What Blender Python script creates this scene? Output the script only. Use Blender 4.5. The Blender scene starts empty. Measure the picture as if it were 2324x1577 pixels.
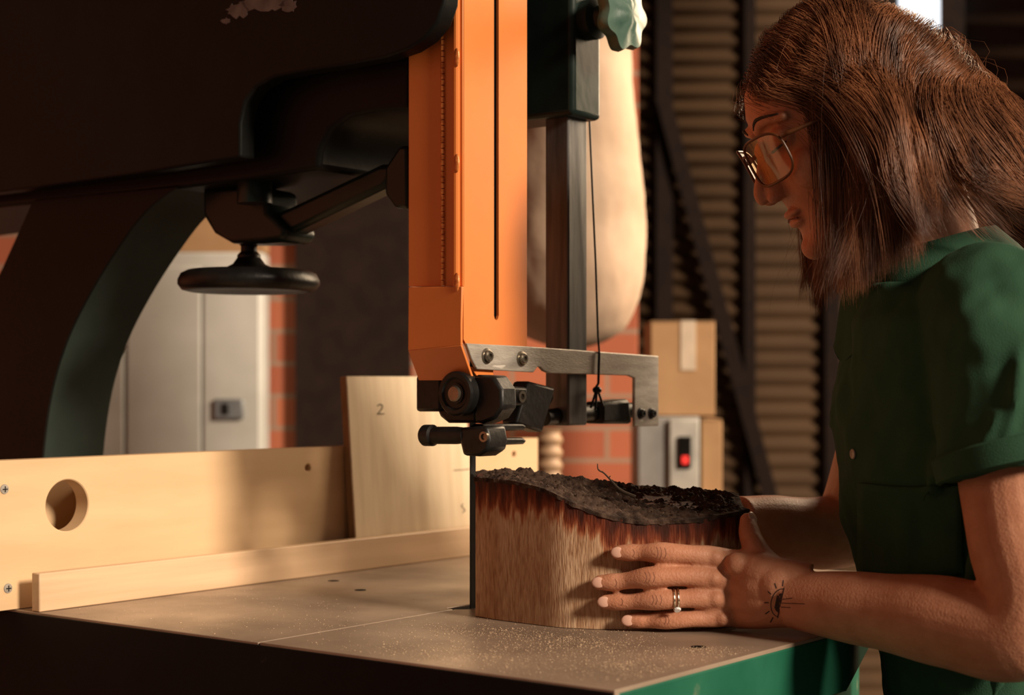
import bpy, bmesh, math, random
import numpy as np
from mathutils import Vector, Matrix, noise
from mathutils.bvhtree import BVHTree
random.seed(7); rng = np.random.default_rng(7)
SC = bpy.context.scene; COL = SC.collection
F = 3754.0; CX = 1162.0; HY = 875.0; H = 1.195; TT = 0.98
def P(px, py, Y): return Vector(((px-CX)*Y/F, Y, H-(py-HY)*Y/F))
BX, BY = -0.038, 1.614
SAW = Matrix.Translation((BX, BY, 0)) @ Matrix.Rotation(math.radians(-37.3), 4, 'Z')
SI = SAW.inverted(); CL = SI @ Vector((0, 0, H))
def SP(px, py, ax, val):
    d = SI.to_3x3() @ Vector(((px-CX)/F, 1, -(py-HY)/F))
    return CL + d*((val-CL[ax])/d[ax])
WM = {}
# ---------------------------------------------------------------- builders
class MB:
    def __init__(s): s.v = []; s.f = []
    def add(s, vs, fs):
        o = len(s.v); s.v += [Vector(v) for v in vs]; s.f += [[i+o for i in f] for f in fs]
    def box(s, lo, hi, M=None):
        vs = [Vector((x, y, z)) for z in (lo[2], hi[2]) for y in (lo[1], hi[1]) for x in (lo[0], hi[0])]
        if M: vs = [M @ v for v in vs]
        s.add(vs, [(0,2,3,1),(4,5,7,6),(0,1,5,4),(2,6,7,3),(0,4,6,2),(1,3,7,5)])
    def prism(s, pts, off):
        n = len(pts); off = Vector(off)
        vs = [Vector(p) for p in pts] + [Vector(p)+off for p in pts]
        s.add(vs, [list(range(n))[::-1], list(range(n, 2*n))] + [(i, (i+1) % n, n+(i+1) % n, n+i) for i in range(n)])
    def rings(s, rings, cap=True):
        n = len(rings[0]); vs = [v for r in rings for v in r]; fs = []
        for k in range(len(rings)-1):
            for i in range(n):
                j = (i+1) % n
                fs.append((k*n+i, k*n+j, (k+1)*n+j, (k+1)*n+i))
        if cap:
            fs.append(list(range(n))[::-1]); fs.append([(len(rings)-1)*n+i for i in range(n)])
        s.add(vs, fs)
    def tube(s, pts, rad, n=14, balls=False):
        pts = [Vector(p) for p in pts]
        if not hasattr(rad, '__len__'): rad = [rad]*len(pts)
        rings = []; up = None
        for i, p in enumerate(pts):
            a = pts[max(i-1, 0)]; b = pts[min(i+1, len(pts)-1)]
            t = (b-a).normalized()
            if up is None: up = t.orthogonal().normalized()
            up = (up - t*up.dot(t)).normalized(); w = t.cross(up)
            rings.append([p+(up*math.cos(q)+w*math.sin(q))*rad[i] for q in [2*math.pi*k/n for k in range(n)]])
        s.rings(rings)
        if balls:
            s.ball(pts[0], [rad[0]]*3); s.ball(pts[-1], [rad[-1]]*3)
    def lathe(s, prof, M, n=36):
        s.rings([[M @ Vector((max(r, 1e-5)*math.cos(2*math.pi*k/n), max(r, 1e-5)*math.sin(2*math.pi*k/n), z)) for k in range(n)] for r, z in prof])
    def ball(s, c, r, M=None, n=18, m=10):
        c = Vector(c); rr = []
        for j in range(m+1):
            ph = math.pi*(0.004+0.992*j/m)
            ring = []
            for k in range(n):
                q = 2*math.pi*k/n
                v = Vector((r[0]*math.sin(ph)*math.cos(q), r[1]*math.sin(ph)*math.sin(q), r[2]*math.cos(ph)))
                ring.append(c + (M @ v if M else v))
            rr.append(ring)
        s.rings(rr)
    def loft(s, secs, n=48, e=2.0):
        rr = []
        for c, a, b in secs:
            ring = []
            for k in range(n):
                q = 2*math.pi*k/n; cq, sq = math.cos(q), math.sin(q)
                ring.append(Vector(c)+Vector(a)*math.copysign(abs(cq)**(2/e), cq)+Vector(b)*math.copysign(abs(sq)**(2/e), sq))
            rr.append(ring)
        s.rings(rr)
    def xf(s, M): s.v = [M @ v for v in s.v]; return s
    def build(s, name, mat, parent=None, local=False, origin=None, bevel=0, smooth=35, seg=2):
        me = bpy.data.meshes.new(name)
        vs = s.v
        if parent is not None and not local:
            Mi = WM[parent.name].inverted(); vs = [Mi @ v for v in vs]
        if origin is not None:
            o_ = Vector(origin); vs = [v-o_ for v in vs]
        me.from_pydata([tuple(v) for v in vs], [], s.f)
        bm = bmesh.new(); bm.from_mesh(me); bmesh.ops.recalc_face_normals(bm, faces=bm.faces); bm.to_mesh(me); bm.free()
        me.materials.append(mat)
        if smooth:
            for p in me.polygons: p.use_smooth = True
            me.set_sharp_from_angle(angle=math.radians(smooth))
        o = bpy.data.objects.new(name, me); COL.objects.link(o)
        if parent is not None:
            o.parent = parent; WM[o.name] = WM[parent.name]
        if origin is not None: o.location = origin
        if bevel:
            b = o.modifiers.new('bevel', 'BEVEL'); b.width = bevel; b.segments = seg; b.limit_method = 'ANGLE'; b.angle_limit = math.radians(40)
        return o
def cr(pts, rad, k=5):
    pts = [Vector(p) for p in pts]; op = []; orr = []
    n = len(pts)
    for i in range(n-1):
        p0 = pts[max(i-1, 0)]; p1 = pts[i]; p2 = pts[i+1]; p3 = pts[min(i+2, n-1)]
        for j in range(k):
            t = j/k
            op.append(0.5*((2*p1)+(p2-p0)*t+(2*p0-5*p1+4*p2-p3)*t*t+(3*p1-p0-3*p2+p3)*t**3))
            u = t*t*(3-2*t); orr.append(rad[i]*(1-u)+rad[i+1]*u)
    op.append(pts[-1]); orr.append(rad[-1])
    return op, orr
def axM(c, axis): return Matrix.Translation(Vector(c)) @ Vector(axis).to_track_quat('Z', 'Y').to_matrix().to_4x4()
def tag(o, label=None, cat=None, group=None, kind=None):
    if label: o['label'] = label
    if cat: o['category'] = cat
    if group: o['group'] = group
    if kind: o['kind'] = kind
    return o
def empty(name, loc, rz, label, cat, group=None):
    o = bpy.data.objects.new(name, None); COL.objects.link(o); o.empty_display_size = .05
    o.location = loc; o.rotation_euler = (0, 0, rz)
    WM[o.name] = Matrix.Translation(Vector(loc)) @ Matrix.Rotation(rz, 4, 'Z')
    return tag(o, label, cat, group)
def finish(o, mods):
    for kind, props in mods:
        m = o.modifiers.new(kind, kind)
        for k, v in props.items(): setattr(m, k, v)
    bpy.context.view_layer.update()
    dg = bpy.context.evaluated_depsgraph_get()
    me = bpy.data.meshes.new_from_object(o.evaluated_get(dg))
    o.modifiers.clear(); old = o.data; o.data = me; bpy.data.meshes.remove(old)
    for p in me.polygons: p.use_smooth = True
    return o
# ---------------------------------------------------------------- materials
def mat(name, c1, c2=None, rough=.5, metal=0, scale=20, bump=0, bscale=None, stretch=(1, 1, 1), contrast=(.35, .65), coat=0, sss=0, spec=.5, detail=6, c3=None, rvar=0):
    m = bpy.data.materials.new(name); m.use_nodes = True
    nt = m.node_tree; N = nt.nodes; L = nt.links; b = N['Principled BSDF']
    b.inputs['Roughness'].default_value = rough; b.inputs['Metallic'].default_value = metal
    b.inputs['Specular IOR Level'].default_value = spec
    b.inputs['Coat Weight'].default_value = coat
    if sss:
        b.inputs['Subsurface Weight'].default_value = sss; b.inputs['Subsurface Radius'].default_value = (.012, .005, .003); b.inputs['Subsurface Scale'].default_value = 1
    tc = N.new('ShaderNodeTexCoord'); mp = N.new('ShaderNodeMapping'); mp.inputs['Scale'].default_value = stretch
    L.new(tc.outputs['Object'], mp.inputs['Vector'])
    nz = N.new('ShaderNodeTexNoise'); nz.inputs['Scale'].default_value = scale; nz.inputs['Detail'].default_value = detail
    L.new(mp.outputs['Vector'], nz.inputs['Vector'])
    rp = N.new('ShaderNodeValToRGB'); rp.color_ramp.elements[0].position = contrast[0]; rp.color_ramp.elements[1].position = contrast[1]
    c2 = c2 or tuple(x*.8 for x in c1)
    rp.color_ramp.elements[0].color = (*c1, 1); rp.color_ramp.elements[1].color = (*c2, 1)
    if c3:
        e = rp.color_ramp.elements.new(min(contrast[1]+.06, 1)); e.color = (*c3, 1)
    L.new(nz.outputs['Fac'], rp.inputs['Fac']); L.new(rp.outputs['Color'], b.inputs['Base Color'])
    if rvar:
        mr = N.new('ShaderNodeMapRange'); mr.inputs['To Min'].default_value = rough-rvar; mr.inputs['To Max'].default_value = rough+rvar
        mr.inputs['From Min'].default_value = .3; mr.inputs['From Max'].default_value = .7
        L.new(nz.outputs['Fac'], mr.inputs['Value']); L.new(mr.outputs['Result'], b.inputs['Roughness'])
    if bump:
        bz = N.new('ShaderNodeTexNoise'); bz.inputs['Scale'].default_value = bscale or scale*3; bz.inputs['Detail'].default_value = 5
        L.new(mp.outputs['Vector'], bz.inputs['Vector'])
        bp = N.new('ShaderNodeBump'); bp.inputs['Strength'].default_value = bump; bp.inputs['Distance'].default_value = .002
        L.new(bz.outputs['Fac'], bp.inputs['Height']); L.new(bp.outputs['Normal'], b.inputs['Normal'])
    return m
M_green = mat('dark_green_paint', (.006, .013, .011), (.013, .024, .020), .34, 0, 14, .15, 60, rvar=.08, spec=.3)
M_black = mat('shaded_saw_paint', (.0045, .005, .0045), (.0065, .0068, .006), .5, 0, 20, .15, 90, spec=.18)  # dark green saw in silhouette, its shade painted in as near-black
M_skirt = mat('green_enamel', (.012, .10, .058), (.02, .135, .078), .38, 0, 10, .2, 50, contrast=(.3, .66), c3=(.28, .26, .16), rvar=.1)
M_skirt_shade = mat('shaded_skirt_black', (.004, .004, .004), (.006, .006, .005), .6, 0, 30, .2, 60, contrast=(.3, .70), c3=(.05, .045, .035), spec=.15)  # shade of the skirt front painted in as near-black, with paler chips
M_col = mat('column_green', (.022, .033, .028), (.034, .049, .041), .5, 0, 10, .2, 40, spec=.3)
M_knob = mat('knob_green', (.05, .105, .08), (.08, .145, .112), .4, 0, 40, .2, c3=(.24, .28, .23), contrast=(.3, .68))
M_orange = mat('orange_guard_paint', (.78, .235, .052), (.70, .195, .042), .38, 0, 7, .06, 60, rvar=.06)
M_orange_d = mat('orange_hinge', (.85, .30, .08), (.5, .13, .03), .35, .2, 200, .2)
M_steel = mat('brushed_steel', (.40, .365, .32), (.28, .25, .215), .42, .2, 30, .2, 200, (1, 1, 5), c3=(.56, .51, .45))
M_post = mat('post_steel', (.07, .068, .066), (.14, .135, .13), .4, .3, 30, .1, 200, (4, 4, .3))
M_iron = mat('black_iron', (.008, .0075, .007), (.015, .0135, .0125), .42, .2, 50, .2, spec=.35)
M_bolt = mat('bolt_steel', (.30, .26, .2), (.2, .17, .14), .3, .9, 100)
M_table = mat('worn_table_steel', (.43, .32, .235), (.21, .148, .106), .40, .1, 6, .12, 120, contrast=(.36, .70), detail=11, rvar=.14)
M_void = mat('dark_hole', (.004, .003, .003), (.006, .005, .004), .9, spec=.1)
M_fence = mat('fence_board', (.67, .465, .27), (.60, .405, .23), .45, 0, 5, .05, 90, (1, 1, 6))
M_strip = mat('strip_wood', (.66, .455, .285), (.56, .38, .23), .5, 0, 9, .06, 90, (3, .4, 9))
M_ply = mat('plywood_face', (.70, .56, .38), (.60, .46, .30), .5, 0, 14, .08, 90, (5, 5, .35))
M_plye = mat('plywood_edge', (.22, .11, .05), (.4, .24, .12), .7, 0, 300, .2, None, (6, .1, .1))
M_pencil = mat('pencil', (.06, .045, .03), None, .8)
M_dust = mat('sawdust', (.58, .42, .28), (.46, .32, .20), .9, 0, 300)
M_skin = mat('skin', (.56, .265, .16), (.47, .20, .112), .50, 0, 60, .32, 480, contrast=(.3, .7), sss=.08, spec=.32)
M_nail = mat('nail', (.70, .42, .32), (.64, .38, .29), .28, 0, 60)
M_hair = mat('brown_hair', (.080, .028, .013), (.285, .112, .050), .30, 0, 45, 0, None, (1, 1, .15), spec=.38, contrast=(.38, .64))
M_shirt = mat('green_cotton', (.028, .076, .044), (.034, .088, .051), .88, 0, 30, .35, 900, spec=.12)
M_trouser = mat('dark_green_twill', (.012, .040, .024), None, .85, 0, 40, .3, 900)
M_shoe = mat('brown_leather', (.06, .03, .015), None, .5)
M_sole = mat('rubber_sole', (.02, .02, .02), None, .8)
M_gold = mat('ring_metal', (.78, .66, .5), None, .2, 1, 40)
M_gem = mat('gem', (.9, .9, .9), None, .05, 0, 40, coat=1)
M_tat = mat('tattoo_ink', (.055, .035, .032), None, .7, spec=.2)
M_lash = mat('lash', (.015, .008, .006), None, .7)
M_frame = mat('amber_frame', (.13, .045, .015), (.09, .03, .01), .38, 0, 60, spec=.35)
M_button = mat('button', (.40, .35, .28), None, .4)
M_beam = mat('dark_painted_steel', (.012, .006, .0045), (.018, .009, .006), .75, 0, 20, spec=.15)
M_white = mat('cream_enamel', (.52, .51, .47), (.42, .41, .37), .45, 0, 5, .1, 40)
M_lock = mat('lock_grey', (.22, .23, .24), None, .4, .3)
M_card = mat('cardboard', (.40, .235, .115), (.35, .20, .095), .85, 0, 12, .1)
M_tape = mat('paper_tape', (.58, .47, .36), None, .4)
M_bag = mat('bag_canvas', (.55, .40, .29), (.45, .315, .22), .9, 0, 9, .5, 40)
M_hose = mat('hose_plastic', (.40, .25, .145), None, .5)
M_grey = mat('grey_enamel', (.22, .21, .20), (.26, .25, .24), .5)
M_lgrey = mat('light_grey_plastic', (.44, .42, .38), None, .5)
M_bench = mat('bench_wood', (.30, .18, .09), (.22, .13, .06), .6, 0, 8, .1, None, (1, 8, 8))
M_corr = mat('rusty_corrugated', (.080, .045, .023), (.058, .033, .018), .7, 0, 3, .1, 60, spec=.1)
M_corr_dark = mat('dark_corrugated_brown', (.045, .025, .016), (.06, .034, .022), .6, 0, 3, spec=.2)  # darker brown for the made-up stretch at the right
M_floor = mat('concrete', (.07, .055, .045), (.05, .04, .032), .8, 0, 5, .2, 60)
M_ceil = mat('ceiling_sheet', (.05, .04, .035), None, .8)
M_twig = mat('twig', (.05, .028, .015), None, .9, 0, 100)
M_blade = mat('blade_steel', (.010, .009, .0085), (.016, .015, .014), .7, 0, 60, spec=.12)
M_paintchip = mat('bare_metal_chip', (.10, .07, .06), (.17, .125, .11), .7, 0, 60)
M_lip = mat('lip_line', (.24, .075, .05), None, .5)
M_crease = mat('crease_skin', (.30, .125, .075), None, .6)
def emission(name, c, s):
    m = bpy.data.materials.new(name); m.use_nodes = True; b = m.node_tree.nodes['Principled BSDF']
    b.inputs['Base Color'].default_value = (*c, 1); b.inputs['Emission Color'].default_value = (*c, 1); b.inputs['Emission Strength'].default_value = s
    return m
M_red = emission('red_lamp_rocker', (.75, .03, .025), .6)
M_sky = emission('daylight_pane', (.75, .85, 1.0), 1.2)
# lens
M_lens = bpy.data.materials.new('amber_lens'); M_lens.use_nodes = True
nt = M_lens.node_tree; nt.nodes.clear()
out = nt.nodes.new('ShaderNodeOutputMaterial'); mx = nt.nodes.new('ShaderNodeMixShader'); mx.inputs[0].default_value = .07
tr = nt.nodes.new('ShaderNodeBsdfTransparent'); tr.inputs[0].default_value = (.93, .70, .46, 1)
gl = nt.nodes.new('ShaderNodeBsdfGlossy'); gl.inputs['Roughness'].default_value = .08
nt.links.new(tr.outputs[0], mx.inputs[1]); nt.links.new(gl.outputs[0], mx.inputs[2]); nt.links.new(mx.outputs[0], out.inputs[0])
# brick
M_brick = bpy.data.materials.new('brick'); M_brick.use_nodes = True
nt = M_brick.node_tree; N = nt.nodes; L = nt.links; b = N['Principled BSDF']; b.inputs['Roughness'].default_value = .85
tc = N.new('ShaderNodeTexCoord'); sx = N.new('ShaderNodeSeparateXYZ'); cb = N.new('ShaderNodeCombineXYZ'); bk = N.new('ShaderNodeTexBrick')
L.new(tc.outputs['Object'], sx.inputs[0]); L.new(sx.outputs['X'], cb.inputs['X']); L.new(sx.outputs['Z'], cb.inputs['Y']); L.new(cb.outputs[0], bk.inputs['Vector'])
bk.inputs['Scale'].default_value = 1; bk.inputs['Brick Width'].default_value = .23; bk.inputs['Row Height'].default_value = .078; bk.inputs['Mortar Size'].default_value = .006
bk.inputs['Color1'].default_value = (.44, .13, .06, 1); bk.inputs['Color2'].default_value = (.33, .09, .045, 1); bk.inputs['Mortar'].default_value = (.30, .19, .13, 1)
L.new(bk.outputs['Color'], b.inputs['Base Color'])
# log wood: stain below the bark from a per-vertex depth
M_log = bpy.data.materials.new('log_sawn_wood'); M_log.use_nodes = True
nt = M_log.node_tree; N = nt.nodes; L = nt.links; b = N['Principled BSDF']; b.inputs['Roughness'].default_value = .75; b.inputs['Specular IOR Level'].default_value = .25
tc = N.new('ShaderNodeTexCoord')
def nzn(scale, st, det=6, rot=0):
    mp = N.new('ShaderNodeMapping'); mp.inputs['Scale'].default_value = st; mp.inputs['Rotation'].default_value = (0, rot, 0); L.new(tc.outputs['Object'], mp.inputs[0])
    n = N.new('ShaderNodeTexNoise'); n.inputs['Scale'].default_value = scale; n.inputs['Detail'].default_value = det; L.new(mp.outputs[0], n.inputs['Vector']); return n
def ramp(src, els):
    r = N.new('ShaderNodeValToRGB'); cr_ = r.color_ramp
    while len(cr_.elements) < len(els): cr_.elements.new(.5)
    for e, (p, c) in zip(cr_.elements, els): e.position = p; e.color = (*c, 1)
    L.new(src, r.inputs['Fac']); return r
g1 = nzn(120, (6.0, 6.0, .7), 9); g2 = nzn(80, (3.4, 3.4, .8), 6, .6); g3 = nzn(55, (2.4, 2.4, .45)); g4 = nzn(11, (1.4, 1, .8), 4)
base = ramp(g1.outputs['Fac'], [(.26, (.37, .215, .122)), (.46, (.52, .345, .215)), (.70, (.62, .445, .295))])
pat = ramp(g2.outputs['Fac'], [(.38, (.68, .55, .46)), (.50, (1, 1, 1))])
mul = N.new('ShaderNodeMixRGB'); mul.blend_type = 'MULTIPLY'; mul.inputs[0].default_value = .6
L.new(base.outputs[0], mul.inputs[1]); L.new(pat.outputs[0], mul.inputs[2])
pat2 = ramp(g4.outputs['Fac'], [(.38, (.76, .64, .56)), (.60, (1.0, 1.0, 1.0))])
mulb = N.new('ShaderNodeMixRGB'); mulb.blend_type = 'MULTIPLY'; mulb.inputs[0].default_value = .8
L.new(mul.outputs[0], mulb.inputs[1]); L.new(pat2.outputs[0], mulb.inputs[2])
at = N.new('ShaderNodeAttribute'); at.attribute_name = 'depth'
ma = N.new('ShaderNodeMath'); ma.operation = 'MULTIPLY_ADD'; ma.inputs[1].default_value = -.065; L.new(g3.outputs['Fac'], ma.inputs[0]); L.new(at.outputs['Fac'], ma.inputs[2])
mr = N.new('ShaderNodeMapRange'); mr.inputs['From Min'].default_value = -.034; mr.inputs['From Max'].default_value = .024; L.new(ma.outputs[0], mr.inputs['Value'])
st = ramp(mr.outputs[0], [(.0, (.08, .030, .022)), (.14, (.15, .046, .030)), (.32, (.38, .125, .07)), (.42, (.74, .44, .33)), (.52, (1, 1, 1))])
m2 = N.new('ShaderNodeMixRGB'); m2.blend_type = 'MULTIPLY'; m2.inputs[0].default_value = 1
L.new(mulb.outputs[0], m2.inputs[1]); L.new(st.outputs[0], m2.inputs[2]); L.new(m2.outputs[0], b.inputs['Base Color'])
bp = N.new('ShaderNodeBump'); bp.inputs['Strength'].default_value = .8; bp.inputs['Distance'].default_value = .0012; L.new(g1.outputs['Fac'], bp.inputs['Height']); L.new(bp.outputs[0], b.inputs['Normal'])
M_bark = mat('bark', (.022, .013, .0095), (.095, .058, .041), .9, 0, 90, .9, 240, contrast=(.36, .70), spec=.15)
# ---------------------------------------------------------------- setting
def struct(mb, name, m, **k): return tag(mb.build(name, m, **k), kind='structure')
w = MB(); w.box((-3, -1.2, -.1), (4.5, 6, 0)); struct(w, 'floor', M_floor)
w = MB(); w.box((-3, -.6, 4.2), (3.2, 6, 4.3)); struct(w, 'ceiling', M_ceil)
w = MB(); w.box((-3, 4.0, 0), (.305, 4.2, 4.2)); struct(w, 'wall_back', M_brick, bevel=.004)
w = MB(); w.box((-3.1, -1.2, 0), (-3.0, 6, 4.2)); struct(w, 'wall_left', M_brick)
def corrugated(x0, x1, Y, z0, z1, pitch, amp, name, m):
    w = MB(); n = int((z1-z0)/pitch*8); ringsv = []
    for i in range(n+1):
        z = z0+(z1-z0)*i/n
        y = Y+amp*math.sin(2*math.pi*(z/pitch))
        ringsv.append((y, z))
    vs = []; fs = []
    for y, z in ringsv: vs += [(x0, y, z), (x1, y, z)]
    for i in range(n): fs.append((2*i, 2*i+1, 2*i+3, 2*i+2))
    w.add(vs, fs); o = w.build(name, m, smooth=80); s = o.modifiers.new('solid', 'SOLIDIFY'); s.thickness = .002
    return tag(o, kind='structure')
corrugated(.0, 1.44, 5.5, 0, 4.2, .056, .0085, 'wall_far', M_corr)
corrugated(1.44, 4.4, 5.49, 0, 4.2, .11, .012, 'wall_far_dark', M_corr_dark)  # corrugated stretch made up to keep the right background dark
def trim(pa, pb, w_, d_, name):
    t = MB(); pa = Vector(pa); pb = Vector(pb); ax = (pb-pa); l = ax.length
    z = ax.normalized(); y = Vector((0, 1, 0)); x = y.cross(z).normalized(); y = z.cross(x)
    MM = Matrix((x, y, z)).transposed().to_4x4(); MM.translation = pa
    t.box((-w_/2, -d_/2, 0), (w_/2, -d_/2+.006, l), MM); t.box((-w_/2, d_/2-.006, 0), (w_/2, d_/2, l), MM); t.box((-.006, -d_/2+.006, 0), (.006, d_/2-.006, l), MM)
    struct(t, name, M_beam)
def bgx(px, Y): return (px-CX)*Y/F
trim((bgx(1508, 5.478), 5.478, 0), (bgx(1508, 5.478), 5.478, 4.2), .055, .018, 'trim_1')
trim((bgx(1702, 5.478), 5.478, 0), (bgx(1702, 5.478), 5.478, 4.2), .036, .018, 'trim_2')
trim((bgx(1890, 5.478), 5.478, 0), (bgx(1890, 5.478), 5.478, 4.2), .050, .018, 'trim_3')
a = P(1525, 300, 5.455); c = P(1745, 1115, 5.455); d = (c-a)
trim(c+d*.4, a-d*.1, .048, .018, 'trim_4')
trim((bgx(2160, 5.455), 5.455, 0), (bgx(2160, 5.455), 5.455, 4.2), .08, .018, 'trim_5')
w = MB(); w.box((bgx(2040, 5.46), 5.445, P(0, 66, 5.46).z), (bgx(2130, 5.46), 5.465, P(0, -250, 5.46).z)); struct(w, 'window_1', M_sky)
# cabinet
Yc = 3.88
# steel column against the brick wall
col = empty('steel_column', (bgx(800, 3.984), 3.984, 0), 0, 'dark brown steel I-section column standing behind the orange blade guard', 'column')
x0, x1 = bgx(670, 3.97), bgx(932, 3.97)
w = MB(); w.box((x0, 3.970, 0), (x1, 3.977, 4.2)); w.build('flange', M_beam, col, bevel=.001)
w = MB(); w.box((x0, 3.991, 0), (x1, 3.998, 4.2)); w.build('flange', M_beam, col, bevel=.001)
w = MB(); w.box(((x0+x1)/2-.006, 3.977, 0), ((x0+x1)/2+.006, 3.991, 4.2)); w.build('web', M_beam, col)
cab = empty('electrical_cabinet', (bgx(420, Yc), Yc+.06, 0), 0, 'cream painted metal cabinet with a small grey lock, against the brick wall', 'cabinet')
zt = P(0, 572, Yc).z
w = MB(); w.box((bgx(120, Yc), Yc, .0), (bgx(598, Yc), Yc+.10, zt)); w.build('body', M_white, cab, bevel=.006)
w = MB(); w.box((bgx(463, Yc), Yc-.015, .1), (bgx(592, Yc), Yc-.001, zt-.035)); dr = w.build('door', M_white, cab, bevel=.004)
w = MB(); w.box((bgx(290, Yc), Yc-.015, .1), (bgx(459, Yc), Yc-.001, zt-.035)); w.build('door', M_white, cab, bevel=.004)
w = MB(); w.box((bgx(135, Yc), Yc-.015, .1), (bgx(284, Yc), Yc-.001, zt-.035)); w.build('door', M_white, cab, bevel=.004)
a = P(490, 950, Yc); c = P(556, 905, Yc)
w = MB(); w.box((a.x, Yc-.026, a.z), (c.x, Yc-.0155, c.z)); lk = w.build('lock', M_lock, dr, bevel=.003)
a = P(508, 940, Yc); c = P(524, 915, Yc)
w = MB(); w.box((a.x, Yc-.030, a.z), (c.x, Yc-.0265, c.z)); w.build('latch', M_iron, lk, bevel=.002)
def carton(name, x0, x1, y0, y1, z0, z1, label, tape):
    t = empty(name, ((x0+x1)/2, (y0+y1)/2, z0), 0, label, 'box')
    w = MB(); w.box((x0, y0, z0), (x1, y1, z1-.003)); w.build('body', M_card, t, bevel=.002)
    xm = (y0+y1)/2
    w = MB(); w.box((x0, y0-.001, z1-.002), (x1, xm-.002, z1)); w.build('flap', M_card, t)
    w = MB(); w.box((x0, xm+.002, z1-.002), (x1, y1+.001, z1)); w.build('flap', M_card, t)
    if tape:
        w = MB(); w.box((tape[0], y0-.0022, tape[2]), (tape[1], y0-.0005, z1)); w.box((tape[0], y0-.0022, z1+.0002), (tape[1], y1, z1+.0012)); w.build('tape', M_tape, t)
    return t
carton('cardboard_box', bgx(385, Yc), bgx(598, Yc), Yc+.005, Yc+.095, zt, P(0, 405, Yc).z, 'tan cardboard box on top of the cream metal cabinet', None)
# bench behind
Yb_ = 3.55
zb = P(0, 1128, Yb_).z
bench = empty('workbench', (bgx(1450, 3.7), 3.7, 0), 0, 'low brown workbench against the brick wall carrying the switch box and cartons', 'workbench')
w = MB(); w.box((bgx(1290, 3.5), 3.5, zb-.04), (bgx(1660, 3.5), 3.98, zb)); w.build('top', M_bench, bench, bevel=.003)
for xx in (bgx(1290, 3.5)+.01, bgx(1660, 3.5)-.05):
    for yy in (3.51, 3.92):
        w = MB(); w.box((xx, yy, 0), (xx+.04, yy+.04, zb-.04)); w.build('leg', M_bench, bench, bevel=.003)
sx0, sx1 = bgx(1447, Yb_), bgx(1588, Yb_)
zs = P(0, 945, Yb_).z
sw = empty('switch_box', ((sx0+sx1)/2, Yb_+.1, zb), 0, 'grey metal machine box with a glowing red rocker switch, beneath the taped carton', 'switch box')
w = MB(); w.box((sx0, Yb_, zb), (sx1, Yb_+.2, zs)); w.build('body', M_grey, sw, bevel=.004)
w = MB(); w.box((bgx(1518, Yb_), Yb_-.012, zb+.004), (bgx(1586, Yb_), Yb_-.0005, zs-.006)); pl = w.build('front_plate', M_lgrey, sw, bevel=.003)
w = MB(); w.box((bgx(1537, Yb_), Yb_-.018, P(0, 1062, Yb_).z), (bgx(1567, Yb_), Yb_-.0125, P(0, 990, Yb_).z)); bz = w.build('switch_bezel', M_void, pl, bevel=.002)
a = P(1545, 1052, Yb_); c = P(1560, 1034, Yb_)
w = MB(); w.box((a.x, Yb_-.021, a.z), (c.x, Yb_-.0185, c.z)); w.build('rocker', M_red, pl, bevel=.001)
carton('cardboard_box', bgx(1592, Yb_), bgx(1637, Yb_)+.002, Yb_, Yb_+.2, zb, P(0, 952, Yb_).z, 'narrow brown carton standing right beside the grey switch box', None)
carton('cardboard_box', bgx(1478, Yb_), bgx(1624, Yb_), Yb_+.01, Yb_+.19, zs+.0015, P(0, 728, Yb_).z, 'brown carton with white tape stacked on the grey switch box', (bgx(1546, Yb_), bgx(1580, Yb_), P(0, 840, Yb_).z))
# dust bag
Yd = 2.95
bagc = bgx(1300, Yd)
bag = empty('dust_bag', (bagc, Yd, P(0, 790, Yd).z), 0, 'big inflated beige canvas dust collector bag hanging behind the guide post', 'dust bag')
prof = []
for px, py in ((1303, 792), (1350, 786), (1400, 768), (1440, 725), (1462, 660), (1468, 590), (1464, 480), (1455, 360), (1444, 240), (1432, 120), (1420, 20), (1405, -100), (1385, -220), (1350, -300), (1310, -320)):
    prof.append(((px-1300)*Yd/F, P(0, py, Yd).z))
w = MB(); w.lathe(prof, Matrix.Translation((bagc, Yd, 0)), 48)
bo = w.build('bag', M_bag, bag, smooth=80)
tex = bpy.data.textures.new('bag_wrinkle', 'CLOUDS'); tex.noise_scale = .10
finish(bo, [('SUBSURF', dict(levels=2, render_levels=2)), ('DISPLACE', dict(texture=tex, strength=.018, mid_level=.5, texture_coords='LOCAL'))])
w = MB(); zz = P(0, -322, Yd).z; w.lathe([(.03, zz-.01), (.035, zz), (.035, zz+.05), (.01, zz+.05), (.01, 4.2-0.001)], Matrix.Translation((bagc, Yd, 0)), 24); w.build('collar', M_iron, bag)
# hose
hx = bgx(1246, 3.1); zt2 = P(0, 975, 3.1).z
w = MB(); prof = []
nr = 46
for i in range(nr*4+1):
    z = zt2*i/(nr*4); prof.append((.0235+.003*math.sin(2*math.pi*i/4*1.0+.3), z))
w.lathe(prof, Matrix.Translation((hx, 3.1, 0)), 20)
tag(w.build('hose', M_hose, origin=(hx, 3.1, 0)), 'tan ribbed flexible hose rising behind the fence and log', 'hose')
# ---------------------------------------------------------------- band saw (saw-local axes)
RZ = math.radians(-37.3)
saw = empty('band_saw', (BX, BY, 0), RZ, 'large dark green band saw with orange blade guard and steel table', 'band saw')
def spr(mb, pts, ax, val, th):
    off = [0, 0, 0]; off[ax] = th
    mb.prism([SP(x, y, ax, val) for x, y in pts], off)
def SB(name, m, mb, parent=saw, **k): return mb.build(name, m, parent, local=True, **k)
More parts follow.
